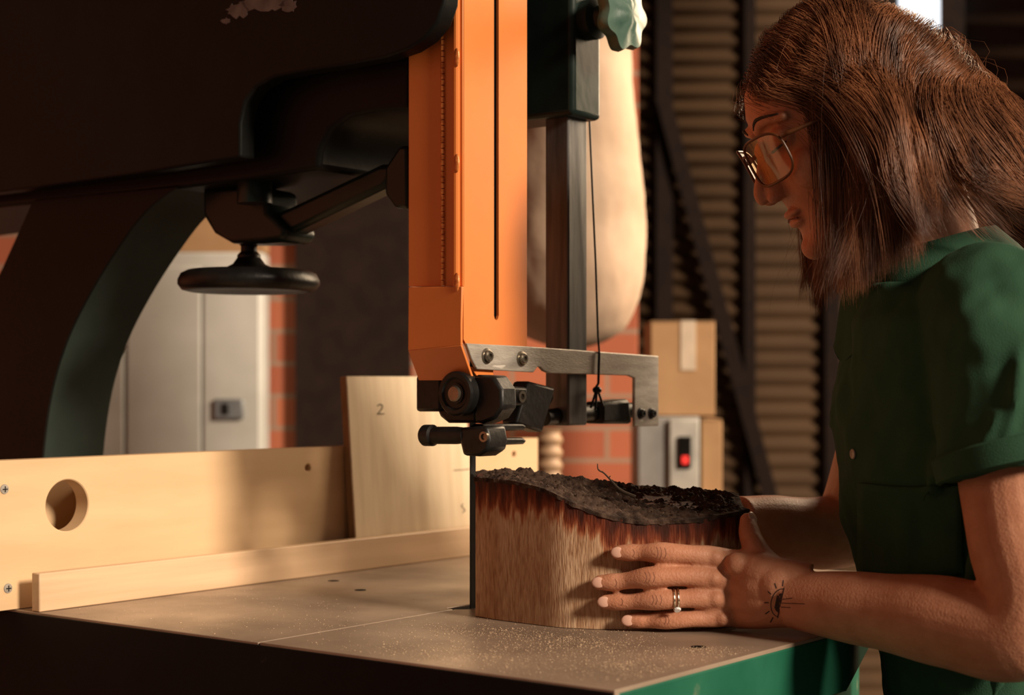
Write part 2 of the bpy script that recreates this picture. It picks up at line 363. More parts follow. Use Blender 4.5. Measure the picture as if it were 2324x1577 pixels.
# table
FX, BKY, RX, LX, CHY = -.287, .50, .358, -.42, .08
top = [(.0010, FX), (RX, FX), (RX, CHY), (.20, BKY), (LX, BKY), (LX, FX), (-.0010, FX), (-.0010, -.030), (-.012, -.026), (-.012, .012), (.012, .012), (.012, -.02), (.0010, -.030)]
w = MB(); w.prism([(x, y, TT-.008) for x, y in top], (0, 0, .008)); tb = SB('table', M_table, w, bevel=.0006)
w = MB(); w.prism([(x, y, TT-.055) for x, y in [(RX+.0006, FX+.0035), (RX+.0006, CHY), (.20, BKY), (LX, BKY), (LX, FX+.0035)]], (0, 0, .0525)); SB('table_skirt', M_skirt, w, bevel=.002)
w = MB(); w.box((LX, FX-.0006, TT-.13), (RX-.001, FX+.003, TT-.002)); SB('shaded_skirt_front', M_skirt_shade, w, bevel=.001)  # thin near-black panel that gives the green skirt its shaded front
w = MB(); w.prism([(x, y, TT-.14) for x, y in [(RX-.012, FX+.006), (RX-.012, CHY-.01), (.18, BKY-.02), (.16, BKY-.02), (RX-.03, CHY-.02), (RX-.03, FX+.006)]], (0, 0, .0845)); SB('table_rib', M_skirt, w, bevel=.002)
w = MB(); w.box((-.012, -.028, TT-.0024), (.012, .012, TT-.0016)); SB('table_insert', M_void, w)
for px, py in ((757, 1318), (818, 1339), (1585, 1468)):
    d_ = SI.to_3x3() @ Vector(((px-CX)/F, 1, -(py-HY)/F)); q = CL+d_*((TT-CL[2])/d_[2])
    w = MB(); w.lathe([(.0062, 0), (.0062, .0003), (0, .0003)], Matrix.Translation(q), 20); w.build('bolt_or_hole', M_void, tb, local=True)  # bolt holes: flat dark discs stand for the shade inside them
w = MB(); w.box((-.34, -.20, 0), (.27, .22, TT-.056)); w.box((-.30, -.235, TT-.16), (-.22, -.2, TT-.07)); SB('base_cabinet', M_black, w, bevel=.01)
w = MB(); w.box((-.92, -.16, 0), (-.34, .2, TT-.2)); SB('lower_wheel_box', M_black, w, bevel=.02)
# column
cpts, _ = cr([Vector((x, y, 0)) for x, y in [(400, 425), (330, 478), (268, 560), (205, 662), (152, 770), (116, 890), (96, 1035), (88, 1200), (85, 1900)]], [1]*9, 5)
cpoly = [(p.x, p.y) for p in cpts]+[(-260, 1900), (-150, 1000), (-70, 760), (5, 610), (75, 455)]
w = MB(); spr(w, cpoly, 1, -.03, .003); SB('column_face', M_black, w)  # near-black skin carrying the shade on the front of the green column
w = MB(); spr(w, cpoly, 1, -.0269, .092); SB('column', M_col, w, bevel=.004, smooth=40)
# upper frame
w = MB()
lxg = SP(927, 300, 1, -.035).x
fr = [(-320, 520), (0, 470), (300, 440), (545, 410), (722, 384), (726, 340), (748, 295), (790, 264), (850, 252), (915, 249)]
pts = [SP(x, y, 1, -.028) for x, y in fr]
pts.append(Vector((lxg-.004, -.028, pts[-1].z))); pts.append(Vector((lxg-.004, -.028, 2.0))); pts.append(Vector((pts[0].x, -.028, 2.0)))
w.prism(pts, (0, .19, 0)); SB('upper_frame', M_black, w, bevel=.006, seg=3)
w = MB()
cv = [(-330, 475), (0, 436), (300, 396), (545, 357), (545, 280), (556, 230), (580, 197), (620, 175), (690, 161), (760, 151), (870, 131), (925, 112), (962, 88), (992, 52), (1008, 5), (1012, -60), (1000, -500), (-330, -500)]
spr(w, cv, 1, -.066, .022); cov = SB('wheel_cover', M_black, w, bevel=.003, seg=3)
rr = random.Random(3)
for cx_, cy_, rx_, ry_ in ((600, 5, 60, 26), (540, 22, 28, 20), (655, 12, 22, 18), (512, 48, 12, 8)):
    w = MB(); k = 22; w.prism([SP(cx_+rx_*math.cos(6.283*i/k)*rr.uniform(.6, 1.1), cy_+ry_*math.sin(6.283*i/k)*rr.uniform(.55, 1.1), 1, -.0662) for i in range(k)], (0, .0002, 0))
    w.build('paint_chip', M_paintchip, cov, local=True)
# guard
GY = -.035
c0 = SP(1050, 700, 1, GY); lxr = c0.x
w = MB(); spr(w, [(927, -260), (1004, -260), (1004, 650), (927, 650)], 1, GY, .003); gd = SB('blade_guard', M_orange, w, bevel=.0008)
w = MB(); spr(w, [(1008, -260), (1050, -260), (1050, 650), (1008, 650)], 1, GY, .003); w.build('front_flange', M_orange, gd, local=True, bevel=.0008)
w = MB(); p0 = SP(1038, -260, 1, GY); p1 = SP(1038, 650, 1, GY)
w.tube([p0+Vector((0, -.001, 0)), p1+Vector((0, -.001, 0))], .0035, 10); w.build('fold', M_orange, gd, local=True)
for yy in (130, 370, 640):
    w = MB(); p = SP(1037, yy, 1, GY-.004); w.ball(p, (.003, .0015, .009)); w.build('hinge_pin', M_orange_d, gd, local=True)
w = MB(); p0 = SP(1006, -260, 1, GY); p1 = SP(1006, 650, 1, GY); nk = 70
for i in range(nk):
    a = p0.lerp(p1, (i+.04)/nk); c = p0.lerp(p1, (i+.88)/nk); w.tube([a+Vector((0, -.0005, 0)), c+Vector((0, -.0005, 0))], .0024, 8)
w.build('piano_hinge', M_orange_d, gd, local=True)
# right plate, built around the slot
w = MB(); spr(w, [(1051, -300), (1121, -300), (1121, 716), (1121, 796), (1066, 796), (1052, 770)], 0, lxr, -.003)
spr(w, [(1132, -300), (1196, -300), (1196, 790), (1170, 796), (1132, 796), (1132, 716)], 0, lxr, -.003)
spr(w, [(1121, 716), (1123, 724), (1126.5, 727), (1130, 724), (1132, 716), (1132, 796), (1121, 796)], 0, lxr, -.003)
w.build('side_plate', M_orange, gd, local=True, smooth=0)
w = MB(); spr(w, [(1112, -300), (1141, -300), (1141, 735), (1112, 735)], 0, lxr-.0045, -.003); w.build('slot_shade_strip', M_void, gd, local=True)  # dark strip added behind the slot for the shade inside the guard
w = MB(); spr(w, [(1069, 832), (1120, 838), (1121, 899), (1108, 888), (1088, 862)], 0, lxr, -.003); w.build('side_tip', M_orange, gd, local=True, bevel=.0006)
lyb = SP(1196, 300, 0, lxr).y
zb0, zt0 = SP(927, 650, 1, GY).z, 1.62
w = MB(); w.box((lxg, GY+.0035, zb0), (lxg+.003, lyb, zt0)); w.box((lxg+.003, lyb-.003, zb0), (lxr-.0035, lyb, zt0)); w.build('back_plate', M_orange, gd, local=True)
# lower front panel, bent inward at the bottom
w = MB()
A = [SP(927, 652, 1, GY-.004), SP(1048, 650, 1, GY-.004), SP(1046, 735, 1, GY-.004), SP(1046, 783, 1, GY-.004), SP(926, 795, 1, GY-.004)]
w.prism(A, (0, .003, 0))
Bq = [SP(926, 795, 1, GY-.004), SP(1046, 783, 1, GY-.004), SP(1071, 855, 1, GY+.012), SP(1064, 863, 1, GY+.012), SP(950, 863, 1, GY+.012)]
w.prism(Bq, (0, .003, 0)); w.build('lower_panel', M_orange, gd, local=True, bevel=.0006)
# side arm (steel bracket)
PX = lxr+.0015
w = MB(); spr(w, [(1052, 779), (1190, 786), (1488, 808), (1488, 966), (1434, 968), (1434, 858), (1420, 852), (1240, 847), (1228, 842), (1220, 833), (1213, 832), (1204, 845), (1076, 838), (1064, 815)], 0, PX, .004)
arm = SB('side_arm', M_steel, w, bevel=.0008)
for px, py, r in ((1104, 808, .0055), (1183, 814, .0055), (1453, 938, .0045), (1477, 938, .0045)):
    w = MB(); c = SP(px, py, 0, PX+.004); M = axM(c, (1, 0, 0))
    w.lathe([(r*1.4, 0), (r*1.4, .001), (r, .0015), (r, .0045), (r*.8, .0055), (r*.45, .0055), (r*.45, .003), (0, .003)], M, 18)
    w.build('bolt_or_hole', M_bolt if r > .005 else M_iron, arm, local=True)
# guide post
q1 = SP(1290, 600, 0, lxr); q2 = SP(1333, 600, 0, lxr); q0 = SP(1237, 600, 1, q1.y)
zpb = SP(1290, 966, 0, lxr).z
w = MB(); w.box((q0.x, q1.y, zpb), (lxr, q2.y, 1.9)); SB('guide_post', M_post, w, bevel=.002)
h1 = SP(1300, 260, 0, lxr+.012); h2 = SP(1366, 260, 0, lxr+.012)
w = MB(); w.box((lxg-.02, h1.y, h1.z), (lxr+.012, h2.y, 2.0)); SB('post_housing', M_green, w, bevel=.006, seg=3)
w = MB(); c = Vector((lxr+.012, (h1.y+h2.y)/2, SP(1330, 45, 0, lxr+.012).z)); M = axM(c, (1, 0, 0))
w.lathe([(.021, 0), (.021, .012), (.013, .016), (.010, .03), (.010, .045)], M, 24); kn = SB('knob_shaft', M_green, w)
w = MB(); nn = 84; rg = []
for sc, z in ((.35, .028), (.6, .032), (.95, .036), (1, .042), (.95, .049), (.5, .052), (.3, .056), (.01, .056)):
    rg.append([M @ Vector(((.0365+.0035*math.cos(7*6.2832*k/nn))*sc*math.cos(6.2832*k/nn), (.0365+.0035*math.cos(7*6.2832*k/nn))*sc*math.sin(6.2832*k/nn), z)) for k in range(nn)])
w.rings(rg); w.build('knob', M_knob, kn, local=True, smooth=50)
# cord
w = MB(); pts = [SP(x, y, 0, lxr+.006) for x, y in ((1338, 275), (1344, 420), (1352, 600), (1357, 760), (1360, 800))]
pts2 = [SP(x, y, 0, lxr+.008) for x, y in ((1360, 800), (1358, 870), (1352, 880))]
w.tube([p for p in pts], .0011, 8); SB('cord', M_iron, w)
w = MB()
w.tube(pts2, .0014, 8)
for dx, dy in ((-14, 45), (-4, 50), (14, 42)):
    w.tube([SP(1355, 880, 0, lxr+.008), SP(1355+dx, 880+dy, 0, lxr+.008)], .0013, 8)
w.ball(SP(1355, 885, 0, lxr+.008), (.005, .005, .004)); SB('cord_knot', M_iron, w)
# blade
w = MB(); w.box((-.0006, -.0045, TT-.06), (.0006, .0035, 1.30)); SB('blade', M_blade, w)
# guide assembly: bracket plates, a roller, a pin, a block with two fingers and a clamp
cw = SP(1036, 893, 1, -.030)
w = MB(); M = axM(cw, (0, -1, 0)); w.lathe([(.0, -.014), (.019, -.014), (.0215, -.011), (.0215, .001), (.0195, .003), (.016, .003), (.014, .001), (.010, .001), (.010, .0025)], M, 40); wl = SB('guide_wheel', M_iron, w)
w = MB(); w.lathe([(.0078, .001), (.0078, .004), (.0065, .005), (0, .005)], M, 24); w.build('wheel_hub', M_bolt, wl, local=True)
w = MB(); spr(w, [(943, 852), (1000, 852), (1000, 934), (943, 934)], 1, -.022, .022)
spr(w, [(1076, 850), (1118, 852), (1138, 882), (1140, 925), (1122, 950), (1092, 962), (1076, 958)], 1, -.022, .024)
spr(w, [(990, 928), (1080, 928), (1080, 960), (1015, 960), (998, 946)], 1, -.020, .02); SB('guide_body', M_iron, w, bevel=.003)
w = MB(); ca = SP(965, 988, 1, -.03); cb_ = SP(1060, 988, 1, -.03)
M = axM(ca+Vector((-.002, 0, 0)), cb_-ca); l = (cb_-ca).length
w.lathe([(0, 0), (.009, 0), (.0105, .002), (.0105, .012), (.0085, .014), (.0085, l*.8), (.0075, l)], M, 24)
SB('guide_pin', M_iron, w)
w = MB(); spr(w, [(1044, 970), (1104, 966), (1110, 1000), (1106, 1022), (1085, 1036), (1050, 1034), (1042, 1000)], 1, -.036, .03); gb = SB('guide_block', M_iron, w, bevel=.003)
w = MB(); c = SP(1101, 991, 1, -.0362); w.lathe([(.005, 0), (.005, .003), (.003, .003), (.003, .001), (0, .001)], axM(c, (0, -1, 0)), 16); w.build('bolt_or_hole', M_bolt, gb, local=True)
for ya, yb in ((962, 979), (994, 1011)):
    w = MB(); spr(w, [(1095, ya), (1188, ya-1), (1197, ya+6), (1190, yb-3), (1095, yb+1)], 0, .012, -.014); SB('guide_finger', M_iron, w, bevel=.002)
w = MB(); spr(w, [(1146, 876), (1198, 878), (1200, 922), (1148, 922)], 0, .012, -.022); sc_ = SB('clamp_nut', M_iron, w, bevel=.003)
w = MB(); c = SP(1181, 900, 0, .012); w.lathe([(.006, 0), (.006, .003), (.003, .003), (.003, .001), (0, .001)], axM(c, (1, 0, 0)), 16); w.build('bolt_or_hole', M_bolt, sc_, local=True)
w = MB(); w.tube([SP(1190, 897, 0, 0.0), SP(1240, 900, 0, 0.0)], .009, 18); w.tube([SP(1235, 948, 0, 0.0), SP(1290, 940, 0, 0.0), SP(1442, 930, 0, 0.0)], .0085, 18); SB('guide_rod', M_iron, w)
w = MB(); spr(w, [(1200, 864), (1262, 880), (1232, 982), (1172, 962)], 0, .012, -.020); SB('clamp_plate', M_iron, w, bevel=.003)
w = MB(); spr(w, [(1368, 912), (1430, 905), (1436, 962), (1368, 962)], 0, .013, -.026); SB('clamp_block', M_iron, w, bevel=.004)
# hand wheel and its linkage
hw = SP(565, 640, 1, .03)
w = MB(); M = Matrix.Translation(hw)
w.lathe([(.0, .028), (.013, .027), (.018, .02), (.032, .013), (.05, .008), (.060, .009), (.068, .0125), (.075, .009), (.0785, .002), (.0785, -.003), (.074, -.009), (.066, -.011), (.05, -.008), (.0, -.006)], M, 64)
hwo = SB('hand_wheel', M_iron, w, smooth=60)
w = MB(); w.lathe([(.013, .02), (.013, .03), (.009, .034), (.009, .04), (.013, .044), (.013, .056), (.010, .06), (.010, .09)], M, 24); w.build('shaft', M_iron, hwo, local=True)
w = MB(); spr(w, [(456, 425), (545, 418), (606, 430), (608, 478), (650, 520), (640, 548), (590, 552), (520, 552), (482, 530), (458, 490)], 1, .005, .05); SB('linkage_housing', M_green, w, bevel=.008, seg=3)
w = MB(); w.lathe([(.0, .0), (.019, 0), (.019, .025), (.016, .03), (.016, .06)], Matrix.Translation(SP(578, 462, 1, -.005)), 24); SB('linkage_sleeve', M_green, w)
w = MB(); spr(w, [(590, 500), (860, 372), (900, 372), (872, 425), (640, 538)], 1, .015, .03); SB('linkage_arm', M_green, w, bevel=.006)
w = MB(); spr(w, [(872, 380), (905, 330), (924, 330), (926, 474), (895, 472), (872, 440)], 1, .01, .04); SB('linkage_fork', M_green, w, bevel=.004)
# ---------------------------------------------------------------- fence, strip, plywood board
def sawW(lx, ly, z): return SAW @ Vector((lx, ly, z))
FL = -.332
fe = empty('fence_board', sawW(FL-.01, .1, TT), RZ, 'long pale wooden rip fence board with a round hole, lying along the saw table', 'fence')
ly0, ly1 = SP(-230, 1200, 0, FL).y, SP(1221, 1000, 0, FL).y
zf = SP(0, 1045, 0, FL).z
w = MB(); w.box((FL-.02, ly0, TT+.0003), (FL, ly1, zf)); w.xf(SAW); fo = w.build('board', M_fence, fe)
cut = MB()
for px, py, r in ((153, 1147, .0255), (699, 1061, .0042), (1167, 1031, .004)):
    c = SP(px, py, 0, FL); cut.lathe([(0, -.05), (r, -.05), (r, .05), (0, .05)], SAW @ axM(c, (1, 0, 0)), 48)
co = cut.build('cutter', M_fence, None, smooth=0)
co.data.transform(WM[fe.name].inverted()); co.parent = fe
fo.modifiers.new('cut', 'BOOLEAN').object = co; fo.modifiers['cut'].solver = 'EXACT'
bpy.context.view_layer.update()
me = bpy.data.meshes.new_from_object(fo.evaluated_get(bpy.context.evaluated_depsgraph_get()))
fo.modifiers.clear(); fo.data = me; bpy.data.objects.remove(co)
for p in me.polygons: p.use_smooth = True
me.set_sharp_from_angle(angle=math.radians(35))
bv = fo.modifiers.new('bevel', 'BEVEL'); bv.width = .001; bv.limit_method = 'ANGLE'
w = MB(); w.box((FL-.075, ly0, TT+.0003), (FL-.06, -.02, zf-.012)); w.box((FL-.0595, -.16, TT+.0003), (FL-.0205, -.145, zf-.03)); w.xf(SAW); w.build('back_rail', M_fence, fe, bevel=.001)
for px, py in ((10, 1110), (18, 1335)):
    c = SP(px, py, 0, FL); M = SAW @ axM(c, (1, 0, 0))
    w = MB(); w.lathe([(.0048, 0.0001), (.0045, .0008), (.002, .0013), (0, .0014)], M, 20); sco = w.build('screw', M_steel, fe)
    w = MB(); w.box((-.0028, -.0005, .0012), (.0028, .0005, .0016), M); w.box((-.0005, -.0028, .0012), (.0005, .0028, .0016), M); w.build('cross_slot', M_iron, sco)
ST = -.297
w = MB(); w.box((ST-.012, -.286, TT+.0003), (ST, .43, TT+.037))
so = w.build('wood_strip', M_strip, None, bevel=.0012); so.data.transform(Matrix.Translation((-ST+.006, -.07, -TT))); so.location = sawW(ST-.006, .07, TT); so.rotation_euler = (0, 0, RZ)
tag(so, 'low pale wooden strip lying on the saw table against the fence', 'wood strip')
# board leaning on the fence
bl = empty('plywood_board', sawW(ST-.02, .28, TT), RZ, 'upright plywood offcut with a pencilled numeral, leaning on the fence behind the strip', 'board')
yl, yr = .170, .392; hb = .226; lean = math.atan(.0115/.147); th = .010
MBd = SAW @ Matrix.Translation((ST-.0125, 0, TT+.001)) @ Matrix.Rotation(-lean, 4, 'Y')
w = MB(); w.box((-th+.0001, yl+.0006, 0), (0, yr, hb), MBd); w.build('face', M_ply, bl, bevel=.0008)
w = MB(); w.box((-th, yl-.0004, .0005), (-.0003, yl+.0005, hb-.0005), MBd); w.build('edge', M_plye, bl)
def board_pt(px, py):
    Mi = MBd.inverted(); o_ = Mi @ Vector((0, 0, H)); d_ = Mi.to_3x3() @ Vector(((px-CX)/F, 1, -(py-HY)/F)); return MBd @ (o_+d_*((.0003-o_.x)/d_.x))
def stroke(mb, pts, r=.0006): mb.tube([board_pt(*p) for p in pts], r, 6)
w = MB(); stroke(w, [(857, 921), (862, 917), (868, 919), (868, 926), (863, 933), (857, 940), (863, 939), (872, 939)]); w.build('pencilled_numeral', M_pencil, bl)
w = MB(); stroke(w, [(1030, 1067), (1050, 1066), (1066, 1064)], .0005); w.build('pencil_line', M_pencil, bl)
w = MB(); stroke(w, [(1052, 1143), (1047, 1147), (1052, 1153), (1056, 1158), (1050, 1163)], .0006); w.build('pencil_mark', M_pencil, bl)
# ---------------------------------------------------------------- log
XL = [-.036, -.02, .042, .075, .108, .16, .195, .214]
YFv = [1.546, 1.522, 1.467, 1.457, 1.4545, 1.459, 1.472, 1.495]
def Yf(x): return float(np.interp(x, XL, YFv))
def Yb(x): return float(np.interp(x, [-.036, .03, .1, .18, .214], [1.606, 1.612, 1.606, 1.585, 1.565]))
def ztf(x): return float(np.interp(x, [-.036, .0, .03, .05, .075, .108, .16, .214], [.128, .127, .121, .111, .101, .094, .095, .102]))
def ztb(x): return float(np.interp(x, [-.036, 0, .05, .1, .16, .214], [.130, .129, .124, .118, .114, .111]))
lg = empty('log_block', (.09, 1.53, TT), 0, 'half log block with rough dark bark on top, being pushed into the blade', 'log')
xs = np.linspace(-.034, .214, 90)
def sm(f, x): return (f(x-.008)+f(x)+f(x+.008)+f(x-.004)+f(x+.004))/5
per = [(x, sm(Yf, x), 0.0) for x in xs]
per += [(.214, sm(Yf, .214)+(sm(Yb, .214)-sm(Yf, .214))*t, t) for t in np.linspace(.08, .92, 14)]
per += [(x, sm(Yb, x), 1.0) for x in xs[::-1]]
per += [(-.034, sm(Yf, -.034)+(sm(Yb, -.034)-sm(Yf, -.034))*t, t) for t in np.linspace(.92, .08, 10)]
def ztop(x, t): return sm(ztf, x)*(1-t)+sm(ztb, x)*t - .006*math.sin(math.pi*t)
nz_ = 30; w = MB(); rings = []; dep = []
for k in range(nz_+1):
    ring = []
    for x, y, t in per:
        zt_ = ztop(x, t); z = zt_*k/nz_
        ring.append(Vector((x, y, TT+.0005+z))); dep.append(zt_-z)
    rings.append(ring)
w.rings(rings); lo = w.build('wood', M_log, lg, smooth=50)
at_ = lo.data.attributes.new('depth', 'FLOAT', 'POINT'); at_.data.foreach_set('value', dep[:len(lo.data.vertices)])
# bark slab
nx, ny = 240, 120; w = MB(); vs = []; fs = []
def barkpt(i, j, bottom):
    s = i/(nx-1); t = j/(ny-1); x = -.0355+(.0345+.2155)*s
    yf, yb2 = sm(Yf, x)-.0010, sm(Yb, x)+.0010
    rag = .002*noise.noise(Vector((x*120, t*3, 1)))
    y = yf+(yb2-yf)*t + (rag*(1-t))
    zb2 = ztop(min(max(x, -.034), .214), t)
    n1 = noise.fractal(Vector((x*26, y*80, 0)), 1.0, 2.0, 5); n2 = abs(noise.fractal(Vector((x*55, y*190, 5)), .8, 2.1, 5))
    edge = min(1, min(t, 1-t)*9, min(s, 1-s)*14)
    hgt = .0020+edge*(.0028+.0038*n1+.0068*n2)
    if bottom: return (x, y, TT+zb2-.0012-.0026*max(0, noise.noise(Vector((x*140, t*5, 9)))))
    return (x, y+.0008*n1, TT+zb2+max(hgt, .001)+.0007*noise.noise(Vector((x*230, y*260, 3))))
for bot in (0, 1):
    for j in range(ny):
        for i in range(nx): vs.append(barkpt(i, j, bot))
B0 = nx*ny
for j in range(ny-1):
    for i in range(nx-1):
        a = j*nx+i; fs.append((a, a+1, a+nx+1, a+nx)); fs.append((B0+a, B0+a+nx, B0+a+nx+1, B0+a+1))
for i in range(nx-1):
    fs.append((i, B0+i, B0+i+1, i+1)); a = (ny-1)*nx+i; fs.append((a, a+1, B0+a+1, B0+a))
for j in range(ny-1):
    a = j*nx; fs.append((a, a+nx, B0+a+nx, B0+a)); a = j*nx+nx-1; fs.append((a, B0+a, B0+a+nx, a+nx))
w.add(vs, fs); w.build('bark', M_bark, lg, smooth=60)
w = MB(); tw = [P(1442, 1128, 1.52), P(1415, 1116, 1.52), P(1400, 1105, 1.52), P(1382, 1085, 1.52), P(1370, 1073, 1.52), P(1358, 1066, 1.52), P(1356, 1052, 1.52)]
pp, rr_ = cr(tw, [.0018, .0015, .0012, .0008, .0007, .0006, .0004], 4); w.tube(pp, rr_, 8)
for i in (6, 9, 12, 15, 18): w.tube([pp[i], pp[i]+Vector((random.uniform(-.003, .005), 0, random.uniform(.001, .004)))], .0005, 5)
w.build('twig', M_twig, lg)
# sawdust
w = MB(); R = random.Random(11); cnt = 0
clus = [(R.gauss(1330, 260), R.gauss(1480, 40), R.uniform(25, 110)) for _ in range(26)]
while cnt < 11000:
    u_ = R.random()
    if u_ < .5:
        c_ = R.choice(clus); px = R.gauss(c_[0], c_[2]); py = R.gauss(c_[1], c_[2]*.16)
    elif u_ < .9:
        px = R.gauss(1330, 290); py = R.gauss(1482, 45)
    else:
        px = R.uniform(180, 800); py = R.uniform(1290, 1440)
    if py < 1300: continue
    Y = F*(H-TT)/(py-HY); q = P(px, py, Y); l = SI @ q
    if not (-.29 < l.x < .35 and -.28 < l.y < .3): continue
    if q.y > Yf(q.x)-.002 and -.05 < q.x < .22 and q.y < 1.63: continue
    if abs(l.x) < .003: continue
    if q.x > .13 and q.y > 1.36: continue
    s = abs(R.gauss(.0001, .00026))+.00014
    a = R.uniform(0, 6.28); ca, sa = math.cos(a), math.sin(a)
    z = TT+.0004; s2 = s*R.uniform(.4, .9)
    w.add([(q.x+ca*s, q.y+sa*s, z), (q.x-ca*s, q.y-sa*s, z+s*.2), (q.x-sa*s2, q.y+ca*s2, z), (q.x, q.y, z+s*.8)], [(0, 1, 2), (0, 1, 3), (1, 2, 3), (0, 2, 3)])
    cnt += 1
tag(w.build('sawdust', M_dust, smooth=0), 'pale sawdust and chips scattered on the steel saw table', 'sawdust', kind='stuff')
# ---------------------------------------------------------------- person
pe = empty('person', (.46, 1.5, 0), 0, 'person in green short sleeved shirt and safety glasses holding the log with both hands', 'person')
PI_ = math.pi
th_ = math.radians(23.7)
F0 = Vector((-math.cos(th_), 0, -math.sin(th_))); U_ = Vector((-math.sin(th_), 0, math.cos(th_))); L0 = Vector((0, -1, 0))
ps = math.radians(4)
HF = (F0*math.cos(ps)+L0*math.sin(ps)).normalized(); HL = (L0*math.cos(ps)-F0*math.sin(ps)).normalized()
HC = P(1924, 250, 1.5)
def hp(f, l, u): return HC+HF*f+HL*l+U_*u
RH = Matrix((HF, HL, U_)).transposed()
bd = MB()
bd.ball(hp(-.004, 0, .014), (.081, .066, .080), RH, 36, 24)
faces_ = [(-.114, .074, .050, .010), (-.109, .082, .035, .021), (-.098, .086, .015, .032), (-.086, .083, -.01, .042), (-.07, .083, -.03, .049), (-.05, .087, -.04, .055), (-.025, .087, -.05, .060), (0, .083, -.055, .063), (.014, .086, -.055, .064), (.03, .087, -.055, .064), (.05, .080, -.055, .061), (.07, .062, -.05, .050)]
bd.loft([(hp((f+bk)/2, 0, u), HF*(f-bk)/2, HL*wd) for u, f, bk, wd in faces_], 48, 2.2)
p_, r_ = cr([hp(.081, 0, .008), hp(.091, 0, -.014), hp(.1035, 0, -.036), hp(.1050, 0, -.0430)], [.0052, .0056, .0066, .0060], 5); bd.tube(p_, r_, 16, True)
bd.loft([(hp(.086, 0, .004), HF*.006, HL*.008), (hp(.088, 0, -.02), HF*.008, HL*.012), (hp(.092, 0, -.040), HF*.012, HL*.0145), (hp(.090, 0, -.050), HF*.009, HL*.014)], 20)
for s in (1, -1):
    bd.ball(hp(.0950, s*.0095, -.0462), (.0085, .0060, .0056), RH)
    bd.ball(hp(.0735, s*.031, -.002), (.0130, .0160, .0115), RH)
    bd.ball(hp(.062, s*.041, -.036), (.022, .019, .020), RH)
    p_, r_ = cr([hp(.0855, s*.008, .014), hp(.084, s*.028, .019), hp(.071, s*.048, .014)], [.0050, .0052, .0048], 5); bd.tube(p_, r_, 12, True)
    bd.ball(hp(-.012, s*.064, -.012), (.018, .008, .030), RH)
bd.ball(hp(.0845, 0, -.0655), (.0080, .018, .0045), RH); bd.ball(hp(.0830, 0, -.0745), (.0080, .016, .0052), RH)
bd.ball(hp(.078, 0, -.101), (.0125, .016, .0125), RH)
NB = Vector((.385, 1.5, H+.075))
p_, r_ = cr([hp(-.02, 0, -.03), hp(-.022, 0, -.08), NB+Vector((-.004, 0, .02)), NB+Vector((.01, 0, -.05))], [.052, .049, .052, .075], 6); bd.tube(p_, r_, 28)
fw = Vector((-.985, .17, 0)); lf = Vector((-.17, -.985, 0))
TS = [(.105, .386, .045, .075), (.085, .39, .06, .115), (.055, .398, .082, .155), (.01, .408, .098, .160), (-.05, .414, .106, .150), (-.11, .418, .104, .142), (-.17, .424, .094, .134), (-.235, .436, .088, .130), (-.32, .456, .098, .152), (-.42, .470, .108, .166), (-.50, .475, .108, .166)]
def torso(mb, g, lo_=-9, hi_=9):
    mb.loft([(Vector((x, 1.5, H+z)), fw*(d_+g), lf*(wd+g)) for z, x, d_, wd in TS if lo_ <= z <= hi_], 56, 2.2)
torso(bd, 0)
# near (left) arm
SH = Vector((.3955, 1.345, H+.052)); EL = Vector((.398, 1.272, H-.188)); WR = Vector((.2405, 1.413, H-.183))
p_, r_ = cr([(.402, 1.42, H+.045), SH, (.397, 1.322, H-.04), (.398, 1.295, H-.12), EL+Vector((.004, 0, .02)), EL+Vector((-.012, .008, -.004)), (.345, 1.318, H-.188), (.295, 1.366, H-.185), WR], [.055, .05, .044, .0405, .0375, .0375, .0365, .0310, .0245], 6)
bd.tube(p_, r_, 28)
# far (right) arm
SHf = Vector((.425, 1.655, H+.05)); ELf = Vector((.352, 1.725, H-.150)); WRf = Vector((.222, 1.640, H-.134))
p_, r_ = cr([(.415, 1.59, H+.045), SHf, (.385, 1.69, H-.04), ELf+Vector((.004, 0, .012)), (.325, 1.708, H-.152), (.27, 1.672, H-.144), WRf], [.055, .05, .043, .038, .038, .033, .0250], 6)
bd.tube(p_, r_, 28)
def hand_pt(px, py, off):
    x = (px-CX)*1.45/F; y = Yf(x)-off; return P(px, py, y)
fing = {
 'index': [(1660, 1275, .024, .0112), (1615, 1265, .026, .0104), (1560, 1258, .024, .0086), (1502, 1255, .0208, .0096), (1455, 1254, .0128, .0075), (1432, 1254, .0102, .0080), (1405, 1254, .0088, .0067)],
 'middle': [(1662, 1316, .027, .0112), (1612, 1311, .029, .0106), (1545, 1308, .027, .0084), (1476, 1310, .0230, .0096), (1420, 1318, .0133, .0075), (1390, 1321, .0108, .0080), (1362, 1322, .0092, .0067)],
 'ring': [(1664, 1358, .026, .0112), (1615, 1356, .028, .0102), (1555, 1358, .026, .0082), (1492, 1361, .0220, .0093), (1435, 1365, .0128, .0072), (1403, 1366, .0105, .0077), (1374, 1366, .0092, .0065)],
 'pinky': [(1672, 1396, .023, .0102), (1632, 1400, .024, .0090), (1570, 1404, .021, .0074), (1515, 1407, .0170, .0083), (1472, 1408, .011, .0067), (1450, 1408, .0094, .0070), (1428, 1408, .0082, .0060)]}
tips = {}
